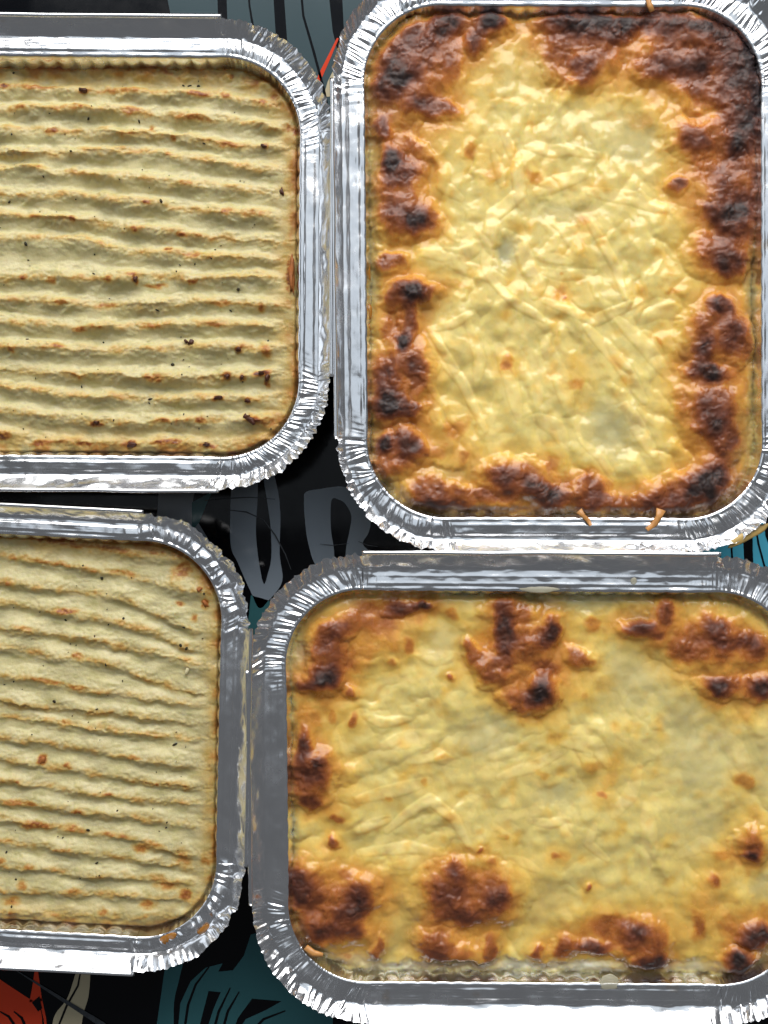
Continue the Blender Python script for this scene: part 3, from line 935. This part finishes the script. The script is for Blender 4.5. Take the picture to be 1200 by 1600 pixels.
# ------------------------------------------------------------------ lasagnes
def build_lasagne(name, T, brown, sauce, ropes, seed, label, zb=-0.0052, folds=240, orient=None, fold_amp=1.0, bk=1.03, white=()):
    u, v, sd, quads = food_grid(T, 0.00041)
    wx = u * T['ex'][0] + v * T['ey'][0] + T['X0']; wy = u * T['ex'][1] + v * T['ey'][1] + T['Y0']
    px, py = PX(wx, wy, ZF - 0.004)
    rs = random.Random(seed)
    w1 = fbm(px / 38, py / 38, seed, 3); w2 = fbm(px / 38 + 50, py / 38 + 9, seed + 1, 3)
    brown = [(x, y, rx * (1.16 if s_ > 0.45 else 1.0), ry * (1.16 if s_ > 0.45 else 1.0), r_, min(0.98, s_ * (bk * 1.12 if s_ > 0.7 else bk if s_ > 0.45 else 0.85))) for x, y, rx, ry, r_, s_ in brown]
    w3 = fbm(px / 11, py / 11, seed + 2, 3); w4 = fbm(px / 11 + 9, py / 11 + 40, seed + 3, 3)
    B = blob_field(px + 7 * w1 + 1.0 * w3, py + 7 * w2 + 1.0 * w4, brown)
    Bs = blob_field(px + 4 * w1, py + 4 * w2, [(x, y, rx * 1.12, ry * 1.12, r_, min(1, s)) for x, y, rx, ry, r_, s in brown])
    SA = blob_field(px + 8 * w1 + 3 * w3, py + 8 * w2 + 3 * w4, sauce)
    # shredded cheese, melted into ropes and folds
    H = np.zeros_like(px)
    for pts, w, ht in ropes:
        rope(H, px, py, pts, w, ht)
    xs0, xs1, ys0, ys1 = px.min() + 25, px.max() - 25, py.min() + 25, py.max() - 25
    H2 = np.zeros_like(px)
    for _ in range(folds):
        x, y = rs.uniform(xs0, xs1), rs.uniform(ys0, ys1)
        an = orient(x, y)[0 if rs.random() < 0.5 else 1] + rs.gauss(0, 0.35)
        L = rs.uniform(20, 70); w = rs.uniform(5, 13)
        cv = rs.uniform(-0.5, 0.5)
        p = []
        for t in (-0.5, -0.17, 0.17, 0.5):
            a2 = an + cv * t
            p.append((x + L * t * math.cos(a2), y + L * t * math.sin(a2)))
        rope(H2, px, py, p, w, rs.uniform(0.35, 0.9))
    soft = fbm(px / 75, py / 75, seed + 11, 3)
    ridged = 1 - np.abs(fbm((px + 10 * w1) / 34, (py + 10 * w2) / 34, seed + 12, 3))
    med = fbm((px + 6 * w3) / 17, (py + 6 * w4) / 17, seed + 13, 3)
    fine = fbm(px / 4.5, py / 4.5, seed + 14, 2)
    crumple = 1 - np.abs(fbm((px + 8 * w3) / 30, (py + 8 * w4) / 30, seed + 15, 3, 0.42)) * 1.6
    crk = np.clip(crumple, -0.5, 1)
    cheese = 1 - np.clip(SA * 1.1, 0, 1)
    z = ZF + zb + 0.0013 * soft * sstep(0, 0.012, -sd)
    def billow(th, la, lb, sd_):
        c, n_ = math.cos(th), math.sin(th)
        a_ = (px + 9 * w1) * c + (py + 9 * w2) * n_; b_ = -(px + 9 * w1) * n_ + (py + 9 * w2) * c
        f_ = np.abs(perlin(a_ / la, b_ / lb, sd_) + 0.15 * perlin(a_ / la * 2.3, b_ / lb * 1.7, sd_ + 3))
        f_ = np.sqrt(f_ ** 2 + 0.0036) - 0.06
        return np.minimum(f_ * 1.7, 1) ** 0.9
    mk = orient(px, py)
    m1 = sstep(-0.35, 0.35, fbm(px / 120, py / 120, seed + 60, 2) + mk[2])
    FO = m1 * billow(mk[0], 150, 42, seed + 61) + (1 - m1) * billow(mk[1], 150, 42, seed + 62)
    FO2 = m1 * billow(mk[0] + 0.2, 80, 20, seed + 63) + (1 - m1) * billow(mk[1] - 0.25, 80, 20, seed + 64)
    act = np.clip(0.55 + 0.9 * fbm(px / 70, py / 70, seed + 65, 2), 0.1, 1.3)
    z += cheese * (1 - 0.75 * B) * fold_amp * (0.0011 * np.abs(fbm((px + 12 * w1) / 62, (py + 12 * w2) / 62, seed + 66, 1)) + (0.0007 + 0.0009 * np.clip(act, 0, 1.2)) * FO + 0.00016 * FO2 * np.clip(act - 0.3, 0, 1) ** 2 + 0.00034 * np.minimum(H, 1.5) + 0.00015 * np.minimum(H2, 1.2) * act)
    DM = dome_field(px + 6 * w1 + 2.0 * w3, py + 6 * w2 + 2.0 * w4, brown)
    z += 0.0030 * DM * (0.85 + 0.3 * w1) + 0.0012 * Bs
    z += B * (0.0002 * crk + 0.0009 * np.abs(fbm((px + 8 * w3) / 36, (py + 8 * w4) / 30, seed + 16, 2)) + 0.00010 * (1 - np.abs(perlin((px + 5 * w3) / 9, (py + 5 * w4) / 9, seed + 17))))
    z += (1 - sstep(0, 0.004, -sd)) * 0.0011 * fbm(px / 22, py / 22, seed + 18, 3)
    z += 0.00002 * fine * cheese
    z -= SA * 0.0008
    edge = sstep(0, 0.005, -sd)
    z = np.where(edge < 1, z - (1 - edge) * 0.0016, z)
    z = np.minimum(z, ZF + 0.0012 + 0.0014 * edge)
    # colour
    col = np.tile(np.array([0.87, 0.70, 0.235]), (len(u), 1))
    col = mix(col, (0.83, 0.655, 0.21), np.clip(0.5 + 0.8 * fbm(px / 50, py / 50, seed + 30), 0, 1))
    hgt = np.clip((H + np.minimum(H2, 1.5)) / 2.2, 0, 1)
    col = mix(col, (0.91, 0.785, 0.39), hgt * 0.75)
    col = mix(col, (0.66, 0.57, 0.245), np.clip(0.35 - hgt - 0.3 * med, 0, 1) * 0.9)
    col = mix(col, (0.52, 0.485, 0.28), np.clip(SA, 0, 1) * 0.92)
    if white: col = mix(col, (0.80, 0.77, 0.64), blob_field(px + 6 * w1 + 3 * w3, py + 4 * w2, white))
    rim = np.exp(-(-sd / 0.0034) ** 2)
    col = mix(col, (0.64, 0.56, 0.33), rim * 0.6)
    # golden halo then brown, then black
    halo = blob_field(px + 9 * w1 + 1.5 * w3, py + 9 * w2 + 1.5 * w4, [(x, y, rx * 1.45 + 9, ry * 1.45 + 9, r_, min(0.42, s * 0.52)) for x, y, rx, ry, r_, s in brown])
    gold = np.clip(fbm(px / 34, py / 34, seed + 40, 2) * 1.0 - 0.15, 0, 1) * 0.20 * cheese + hgt * 0.05
    spots = sstep(0.78, 1.0, perlin(px / 15, py / 15, seed + 41)) * 0.20
    t = np.maximum.reduce([B, halo * 0.62, gold, spots * cheese])
    # raised ridges of the burnt parts are darkest or, rubbed, lighter brown
    t = t + B * (0.16 * fbm(px / 34, py / 34, seed + 42, 2) + 0.10 * (0.55 - crk) - 0.01)
    t = np.clip(t, 0, 1)
    br = ramp(t, [(0, (1, 1, 1)), (0.14, (1.0, 0.84, 0.58)), (0.30, (0.86, 0.52, 0.28)), (0.46, (0.60, 0.265, 0.17)), (0.62, (0.36, 0.135, 0.11)),
                  (0.78, (0.19, 0.065, 0.075)), (0.92, (0.075, 0.03, 0.05)), (1, (0.035, 0.02, 0.045))])
    col = col * br
    rough = 0.12 + 0.08 * np.clip(med, -1, 1) + 0.16 * t + 0.22 * sstep(0.45, 0.9, t) + 0.05 * rim
    me = food_mesh('cheese_crust', T, u, v, z, quads, col, np.clip(rough, 0.1, 0.8), CHEESE, None, None, None)
    root = food_object(name, T, None, label, 'lasagne', 'lasagnes with a cheese crust')
    add('cheese_crust', me, CHEESE, root)
    return root, (u, v, z, px, py, T)


TRb = [(640, 110, 52, 70, 38, .66), (690, 45, 36, 20, -20, .72), (612, 130, 22, 30, 30, .78), (650, 75, 30, 22, 0, .55), (618, 118, 14, 18, 0, .5), (665, 168, 46, 16, 12, .6),
       (705, 110, 20, 55, 10, .45), (766, 36, 24, 20, 0, .86), (742, 66, 16, 20, 0, .6), (730, 55, 48, 40, 0, .32),
       (890, 40, 48, 20, 0, .78), (950, 50, 46, 22, 0, .84), (905, 85, 50, 40, 0, .58), (1005, 40, 46, 15, 5, .7), (850, 60, 44, 40, 0, .38), (905, 118, 24, 22, 0, .5), (960, 100, 40, 40, 0, .3),
       (1075, 75, 78, 58, 15, .66), (1150, 78, 44, 42, 40, .78), (1172, 135, 30, 46, -15, .82), (1085, 105, 30, 16, -20, .6), (1020, 110, 30, 22, 0, .55), (1120, 148, 60, 30, 10, .62), (1080, 45, 40, 14, 15, .5),
       (1150, 200, 46, 40, 0, .64), (1153, 215, 20, 32, 10, .8), (1082, 222, 34, 26, 30, .6), (1056, 292, 14, 11, 0, .62), (1100, 270, 46, 46, 0, .42), (1150, 285, 48, 46, 0, .58), (1150, 345, 48, 42, 0, .62),
       (1140, 345, 22, 20, 0, .72), (1112, 335, 18, 16, 0, .6), (1122, 395, 42, 34, 0, .52), (1136, 412, 26, 18, 20, .74), (1180, 250, 18, 60, 0, .45),
       (1124, 478, 22, 14, 10, .74), (1116, 520, 46, 38, 0, .58), (1105, 580, 30, 16, 0, .86), (1100, 548, 16, 28, 0, .62), (1152, 530, 22, 34, 0, .55), (1112, 640, 46, 48, 0, .58), (1115, 650, 26, 30, 0, .55),
       (1132, 690, 24, 30, -20, .62), (1112, 745, 30, 36, 20, .66), (1060, 610, 14, 60, 0, .25), (1165, 590, 12, 40, 0, .35),
       (1075, 768, 58, 26, -12, .62), (1108, 756, 34, 16, -35, .72), (1040, 785, 44, 20, -5, .55), (960, 782, 60, 16, 2, .48), (895, 782, 60, 18, 5, .56), (850, 768, 28, 18, 20, .82), (808, 750, 50, 30, 10, .62),
       (790, 742, 24, 10, 10, .62), (745, 776, 50, 15, 5, .56), (672, 768, 36, 24, 15, .56), (690, 787, 40, 9, 6, .66), (930, 762, 14, 16, 0, .5), (905, 745, 16, 14, 0, .4), (865, 725, 14, 14, 0, .4), (780, 800, 50, 7, 4, .45),
       (640, 460, 36, 22, -8, .62), (652, 457, 24, 16, 0, .82), (612, 475, 14, 26, 0, .42), (640, 500, 14, 30, 0, .66), (630, 530, 11, 15, 0, .86), (606, 512, 16, 22, 0, .46), (620, 575, 44, 34, 0, .58),
       (600, 598, 20, 26, 0, .58), (608, 632, 28, 26, 10, .84), (640, 640, 22, 13, 0, .7), (652, 580, 16, 44, 0, .5), (600, 692, 18, 17, 0, .8), (640, 700, 22, 20, 0, .74), (612, 726, 30, 20, 0, .56), (630, 680, 14, 14, 0, .6),
       (598, 205, 13, 18, -20, .68), (614, 258, 18, 28, -15, .97), (640, 262, 24, 14, 40, .5), (628, 280, 16, 14, 0, .6), (645, 232, 30, 14, 30, .5), (622, 305, 34, 44, 0, .55), (645, 345, 20, 16, 0, .76), (628, 345, 36, 28, 0, .56),
       (610, 411, 22, 14, 0, .58), (676, 262, 18, 11, 40, .44), (672, 340, 16, 22, 0, .5), (640, 200, 40, 14, 10, .42),
       (741, 235, 13, 16, 20, .44), (770, 268, 12, 24, 30, .28), (690, 190, 30, 30, 0, .3), (876, 458, 20, 15, 0, .34), (885, 466, 6, 5, 0, .42), (912, 345, 10, 12, 0, .3), (904, 380, 10, 26, -20, .26),
       (795, 565, 15, 13, 0, .38), (790, 572, 12, 7, 0, .3), (900, 600, 13, 12, 0, .3), (900, 575, 25, 30, 0, .18), (712, 670, 26, 18, -20, .42), (680, 705, 30, 18, 0, .44), (725, 715, 12, 16, 0, .42), (710, 440, 28, 8, 20, .26), (835, 275, 14, 8, 0, .34),
       (1055, 455, 14, 10, 0, .34), (1032, 530, 6, 8, 0, .34), (760, 110, 30, 40, 0, .2), (1000, 190, 30, 20, 0, .25), (915, 760, 14, 12, 0, .5), (955, 755, 12, 10, 0, .42), (700, 640, 50, 50, 0, .12)]
TRs = [(790, 395, 18, 26, 20, .9), (880, 330, 60, 16, 0, .45), (955, 670, 38, 46, -20, .7), (1155, 690, 24, 60, 20, .6), (580, 680, 16, 40, 0, .8), (582, 420, 12, 60, 0, .7), (582, 280, 12, 80, 0, .6), (810, 110, 60, 40, 0, .3),
       (990, 215, 40, 50, -30, .55), (590, 165, 30, 24, 30, .7), (800, 20, 160, 9, 0, .5), (1180, 440, 18, 60, 0, .6), (680, 480, 28, 24, 0, .35), (700, 740, 40, 14, 0, .5), (900, 200, 60, 40, 0, .2), (1080, 545, 20, 30, 0, .3), (700, 795, 60, 8, 0, .4)]
TRr = [([(785, 208), (804, 246), (812, 304), (789, 323), (769, 338), (762, 396), (758, 423), (785, 457)], 12, 1.5), ([(789, 365), (812, 381), (827, 419), (842, 446), (835, 462)], 14, 1.5),
       ([(835, 170), (827, 227), (860, 236), (888, 235), (934, 243)], 11, 1.1), ([(850, 327), (884, 350), (904, 392)], 16, 1.1), ([(915, 338), (942, 381), (965, 419), (976, 465)], 9, 1.2),
       ([(840, 300), (870, 285), (910, 275)], 14, 1.0), ([(920, 300), (990, 310), (1050, 330)], 12, 1.0), ([(916, 511), (965, 560), (1008, 626)], 12, 1.2), ([(966, 499), (1010, 540), (1046, 587)], 13, 1.1),
       ([(977, 633), (1000, 670), (1023, 710)], 13, 1.2), ([(908, 687), (940, 715), (962, 748)], 8, 1.1), ([(839, 652), (870, 668), (885, 695)], 14, 1.1), ([(671, 514), (728, 606), (759, 672)], 9, 1.3), ([(671, 514), (710, 505), (740, 488)], 8, 1.0),
       ([(760, 430), (800, 470), (850, 500)], 9, 1.2), ([(700, 410), (750, 425), (790, 440)], 12, 1.0), ([(850, 470), (930, 500), (1000, 470)], 10, 1.1), ([(730, 500), (750, 560), (745, 600)], 10, .9), ([(780, 540), (800, 600), (810, 650)], 13, 1.0),
       ([(850, 530), (880, 600), (890, 640)], 15, 1.0), ([(700, 260), (690, 290), (720, 310)], 10, 1.0), ([(770, 240), (778, 260), (784, 290)], 8, 1.2), ([(655, 395), (720, 400), (755, 380)], 13, 1.0), ([(690, 340), (700, 360), (715, 375)], 9, .9),
       ([(880, 180), (890, 205), (880, 220)], 12, .9), ([(1000, 300), (1010, 320), (1050, 330)], 9, .9), ([(940, 120), (960, 180), (970, 250)], 12, .7), ([(840, 420), (880, 430), (930, 425)], 9, .8), ([(990, 500), (1030, 480), (1070, 490)], 16, 1.0),
       ([(870, 370), (850, 400), (890, 410)], 10, .9), ([(640, 540), (690, 560), (720, 600)], 8, .9), ([(690, 560), (670, 600), (690, 630)], 7, .8)]
BRb = [(520, 988, 36, 20, -28, .58), (592, 960, 60, 26, -8, .46), (640, 950, 32, 10, -8, .66), (664, 946, 10, 8, 0, .7), (600, 1000, 62, 26, 0, .36), (510, 1030, 24, 38, 0, .58), (508, 1058, 24, 22, 0, .78), (480, 1070, 20, 11, 0, .64), (548, 1030, 26, 28, 0, .36),
       (480, 1125, 30, 34, 0, .40), (550, 1080, 9, 9, 0, .5), (552, 1130, 7, 12, 0, .46), (516, 1120, 8, 14, 0, .4), (475, 1166, 13, 22, 0, .72), (482, 1200, 36, 28, 0, .54), (500, 1192, 9, 9, 0, .6), (490, 1225, 30, 30, 0, .56), (482, 1256, 18, 12, 0, .6), (525, 1280, 12, 8, 0, .46), (523, 1318, 9, 8, 0, .58),
       (705, 960, 14, 11, 30, .42), (640, 1010, 8, 12, 0, .42), (612, 1036, 9, 9, 0, .42), (560, 1040, 30, 40, 0, .2),
       (800, 955, 36, 18, 0, .5), (788, 990, 17, 46, 0, .78), (860, 985, 17, 26, 20, .78), (822, 1005, 34, 34, 0, .54), (740, 1018, 13, 18, -20, .6), (770, 1050, 28, 22, 40, .54), (846, 1082, 25, 24, 0, .82), (812, 1090, 28, 18, 20, .54), (850, 1045, 22, 16, 0, .46), (905, 1030, 20, 14, 20, .54), (805, 1110, 14, 8, 0, .45), (705, 1057, 5, 5, 0, .5), (880, 1050, 26, 30, 0, .3),
       (925, 975, 18, 14, 0, .45), (1002, 984, 28, 14, 8, .72), (1040, 955, 14, 20, 0, .54), (1110, 1000, 76, 44, 10, .48), (1115, 976, 22, 14, 20, .6), (1132, 1000, 36, 12, 5, .5), (1130, 1070, 38, 18, 5, .6), (1122, 1072, 13, 14, 0, .7), (1188, 1075, 20, 20, 0, .72), (1066, 1020, 30, 24, 0, .42), (1182, 1010, 22, 22, 0, .52), (1010, 960, 40, 22, 0, .3), (1160, 1110, 44, 30, 0, .25),
       (1165, 1220, 20, 14, 0, .4), (1176, 1322, 26, 24, 0, .54), (1172, 1342, 13, 10, 0, .64), (1130, 1340, 22, 14, 0, .4), (1115, 1376, 9, 10, 0, .44), (1180, 1275, 26, 20, 0, .22),
       (470, 1382, 28, 34, 0, .54), (463, 1370, 12, 12, 0, .6), (512, 1420, 62, 50, 10, .54), (562, 1402, 26, 28, 30, .62), (520, 1455, 46, 18, 0, .56), (548, 1415, 40, 12, -35, .5), (590, 1480, 9, 17, 15, .52), (540, 1365, 16, 9, 0, .4), (545, 1495, 12, 7, 0, .4), (476, 1400, 14, 26, 0, .4),
       (735, 1400, 72, 46, 0, .54), (710, 1360, 15, 16, 0, .56), (777, 1400, 18, 24, 0, .62), (722, 1432, 32, 14, 0, .54), (690, 1400, 22, 32, 0, .5), (682, 1475, 26, 24, 0, .56), (700, 1490, 40, 14, 0, .5), (765, 1482, 13, 26, 20, .54), (705, 1395, 20, 20, 0, .3),
       (882, 1482, 22, 15, -25, .56), (840, 1488, 9, 8, 0, .54), (928, 1480, 28, 10, 10, .72), (960, 1452, 36, 24, 0, .46), (1002, 1472, 38, 32, 20, .54), (1018, 1502, 22, 12, -10, .84), (1000, 1455, 16, 12, 0, .5), (900, 1450, 40, 24, 0, .28), (1035, 1450, 20, 30, 0, .34),
       (1090, 1450, 13, 26, 0, .42), (1110, 1420, 56, 66, 0, .27), (1180, 1462, 22, 18, 0, .78), (1155, 1502, 26, 19, 0, .84), (1152, 1450, 24, 20, 0, .42), (1200, 1440, 30, 30, 0, .4),
       (870, 1155, 20, 14, 0, .22), (925, 1200, 22, 12, 0, .28), (960, 1205, 16, 40, 20, .24), (942, 1246, 10, 6, 0, .42), (918, 1390, 5, 6, 0, .54), (875, 1338, 18, 10, 0, .28), (868, 1338, 5, 5, 0, .36), (748, 1327, 6, 5, 0, .5), (690, 1186, 10, 6, 0, .3), (665, 1225, 8, 8, 0, .28), (608, 1248, 10, 8, 0, .3), (560, 1250, 20, 12, 0, .22), (785, 1306, 8, 6, 0, .36), (850, 1208, 14, 8, 0, .22), (770, 1350, 8, 8, 0, .32), (620, 1390, 8, 24, 0, .26), (720, 1240, 10, 6, 0, .2), (912, 1087, 8, 8, 0, .28), (945, 1070, 24, 18, 0, .2)]
BRs = [(472, 1020, 16, 24, 10, .95), (830, 938, 26, 12, 0, .95), (1000, 962, 18, 12, 0, .8), (1100, 1180, 60, 70, 0, .5), (1190, 1200, 30, 60, 0, .4), (760, 1150, 50, 40, 0, .55), (990, 1060, 60, 50, 0, .55), (1060, 1110, 30, 40, 0, .4), (870, 1245, 36, 18, 0, .5), (850, 1420, 36, 40, 30, .35),
       (620, 1470, 40, 26, 0, .4), (750, 1510, 220, 8, 0, .75), (1060, 1510, 60, 12, 0, .6), (448, 1290, 8, 40, 0, .8), (690, 1000, 40, 30, 0, .4), (1100, 1290, 50, 40, 30, .3), (640, 1430, 30, 30, 0, .3), (1195, 1390, 18, 30, 0, .6), (900, 945, 60, 14, 0, .5), (580, 1500, 40, 14, 0, .5)]
BRr = [([(604, 1300), (640, 1270), (672, 1250), (710, 1280), (732, 1322)], 10, 1.4), ([(560, 1250), (620, 1235), (670, 1222)], 12, 1.1), ([(600, 1165), (640, 1155), (690, 1150)], 14, 1.0), ([(640, 1190), (680, 1180), (715, 1195)], 12, 1.0), ([(880, 1160), (930, 1165), (950, 1195)], 14, 1.1), ([(1000, 1200), (985, 1245), (960, 1275)], 12, 1.1),
       ([(930, 1290), (920, 1320), (950, 1345)], 8, 1.0), ([(830, 1285), (860, 1288), (890, 1282)], 8, .9), ([(1010, 1260), (1015, 1320), (1010, 1370)], 14, .9), ([(560, 1335), (640, 1325), (700, 1340)], 10, 1.2), ([(690, 1330), (670, 1345), (620, 1352)], 12, 1.1), ([(560, 1300), (580, 1290), (610, 1280)], 10, 1.0),
       ([(780, 1215), (830, 1200), (880, 1175)], 10, .9), ([(790, 1340), (820, 1350), (840, 1360)], 8, .9), ([(800, 1250), (780, 1290), (810, 1300)], 12, .8), ([(570, 1120), (600, 1130), (640, 1125)], 9, 1.0), ([(650, 1020), (680, 1030), (715, 1025)], 12, .9), ([(1110, 1140), (1150, 1170), (1170, 1210)], 16, 1.0), ([(1060, 1340), (1100, 1320), (1130, 1330)], 12, .9)]

las1, inf3 = build_lasagne('lasagne', TR_, TRb, TRs, TRr, 300, 'lasagne in the upper right tray, wrinkled yellow cheese ringed by nearly black burnt edges', folds=190,
                           orient=lambda x, y: (1.0, 2.0, 0.012 * (np.asarray(y) - 440) / 4 + 0.2 * (np.asarray(x) > 820)))
las2, inf4 = build_lasagne('lasagne', BR_, BRb, BRs, BRr, 400, 'lasagne in the lower right tray, smoother cheese with separate brown blisters', folds=170,
                           orient=lambda x, y: (-0.4, 1.2, (850 - np.asarray(x)) / 300), zb=-0.0058, fold_amp=0.8, bk=1.06,
                           white=[(700, 1514, 120, 9, 0, .9), (900, 1512, 100, 8, 0, .8), (448, 1290, 8, 44, 0, .9), (470, 1022, 14, 22, 10, .6), (560, 1502, 40, 10, 10, .6), (1080, 1512, 60, 8, 0, .5)])

# strings of crisp cheese that ran over the rim, droplets, grease
def strand(name, root_T, root, pts, wpx, mat, h0=0.0008):
    """a flattened drip following photo points that lies on the rim"""
    cen = []
    for (x, y) in pts:
        X, Y = P(x, y, ZF)
        cen.append((X - root_T['X0'], Y - root_T['Y0']))
    V, F = [], []
    n = 8
    m = len(cen)
    for i, (x, y) in enumerate(cen):
        a = cen[max(i - 1, 0)]; c = cen[min(i + 1, m - 1)]
        dx, dy = c[0] - a[0], c[1] - a[1]; L = math.hypot(dx, dy) or 1
        nx, ny = -dy / L, dx / L
        w = wpx[i] * S
        zc = ZF + 0.0012 + x * root_T['tilt'][0] + y * root_T['tilt'][1]
        for g in range(n):
            an = 2 * math.pi * g / n
            V.append((x + nx * w * math.cos(an), y + ny * w * math.cos(an), zc + math.sin(an) * h0 * (0.6 + wpx[i] / 8)))
    for i in range(m - 1):
        for g in range(n):
            g2 = (g + 1) % n
            F.append((i * n + g, (i + 1) * n + g, (i + 1) * n + g2, i * n + g2))
    T = []
    for i in (0, m - 1):
        V.append(tuple(np.mean(V[i * n:(i + 1) * n], 0)))
        for g in range(n): T.append((i * n + g, i * n + (g + 1) % n, len(V) - 1))
    return add(name, new_mesh(name, V, F, T), mat, root)


strand('cheese_drip', TR_, las1, [(905, 798), (912, 806), (919, 813), (924, 821)], [6, 3.5, 4, 2.5], DRIP, 0.0004)
strand('cheese_drip', TR_, las1, [(1034, 796), (1030, 808), (1024, 818), (1012, 828)], [8, 5, 5.5, 3], DRIP, 0.0004)
strand('cheese_drip', TR_, las1, [(1016, 24), (1012, 14), (1010, 6), (1012, 2)], [4, 5, 4, 3], DRIP, 0.0005)
strand('cheese_drip', BR_, las2, [(478, 1478), (490, 1488), (505, 1490)], [5, 6, 3], DRIP)


def puddle(name, T, root, x, y, rx, ry, rot, mat, seed, h=0.0004, dz=0.0):
    X, Y = P(x, y, ZF)
    lx, ly = X - T['X0'], Y - T['Y0']
    z = ZF + lx * T['tilt'][0] + ly * T['tilt'][1] + dz
    return lump(name, root, lx, ly, z, rx * S, ry * S, h, rot, mat, seed, 3, 0.10)


puddle('sauce_drop', TR_, TR_['root'], 555, 346, 9, 20, 0.05, SAUCE, 1)
puddle('sauce_drop', BR_, BR_['root'], 990, 908, 5, 6, 0, SAUCE, 2)
puddle('sauce_smear', BR_, BR_['root'], 842, 921, 34, 5, 0.0, SAUCE, 3, 0.0004)
puddle('sauce_smear', BR_, BR_['root'], 952, 1535, 16, 13, 0.0, SAUCE, 4)
puddle('grease_stain', BL_, BL_['root'], 262, 1466, 16, 7, 0.5, GREASE, 5, 0.0007, 0.0002)
puddle('grease_stain', BL_, BL_['root'], 318, 1452, 12, 5, 0.7, GREASE, 6, 0.0007, 0.0002)
puddle('grease_stain', TR_, TR_['root'], 1168, 836, 38, 8, 0.5, plain_mat('baked_on_cheese', (0.55, 0.37, 0.12), 0.35, 0.5, 0.3, 300), 7, 0.0007, 0.0030)
for (x, y, rx, ry) in [(575, 425, 5, 16), (577, 485, 5, 14), (575, 515, 4, 12), (572, 200, 4, 14)]:
    X, Y = P(x, y, ZF - 0.002)
    lump('grease_pool', las1, X - TR_['X0'], Y - TR_['Y0'], ZF - 0.0045, rx * S, ry * S, 0.0012, 0, GREASE, x + y, 2, 0.2)
print('TRIS', sum(len(m.polygons) * 2 for m in bpy.data.meshes))
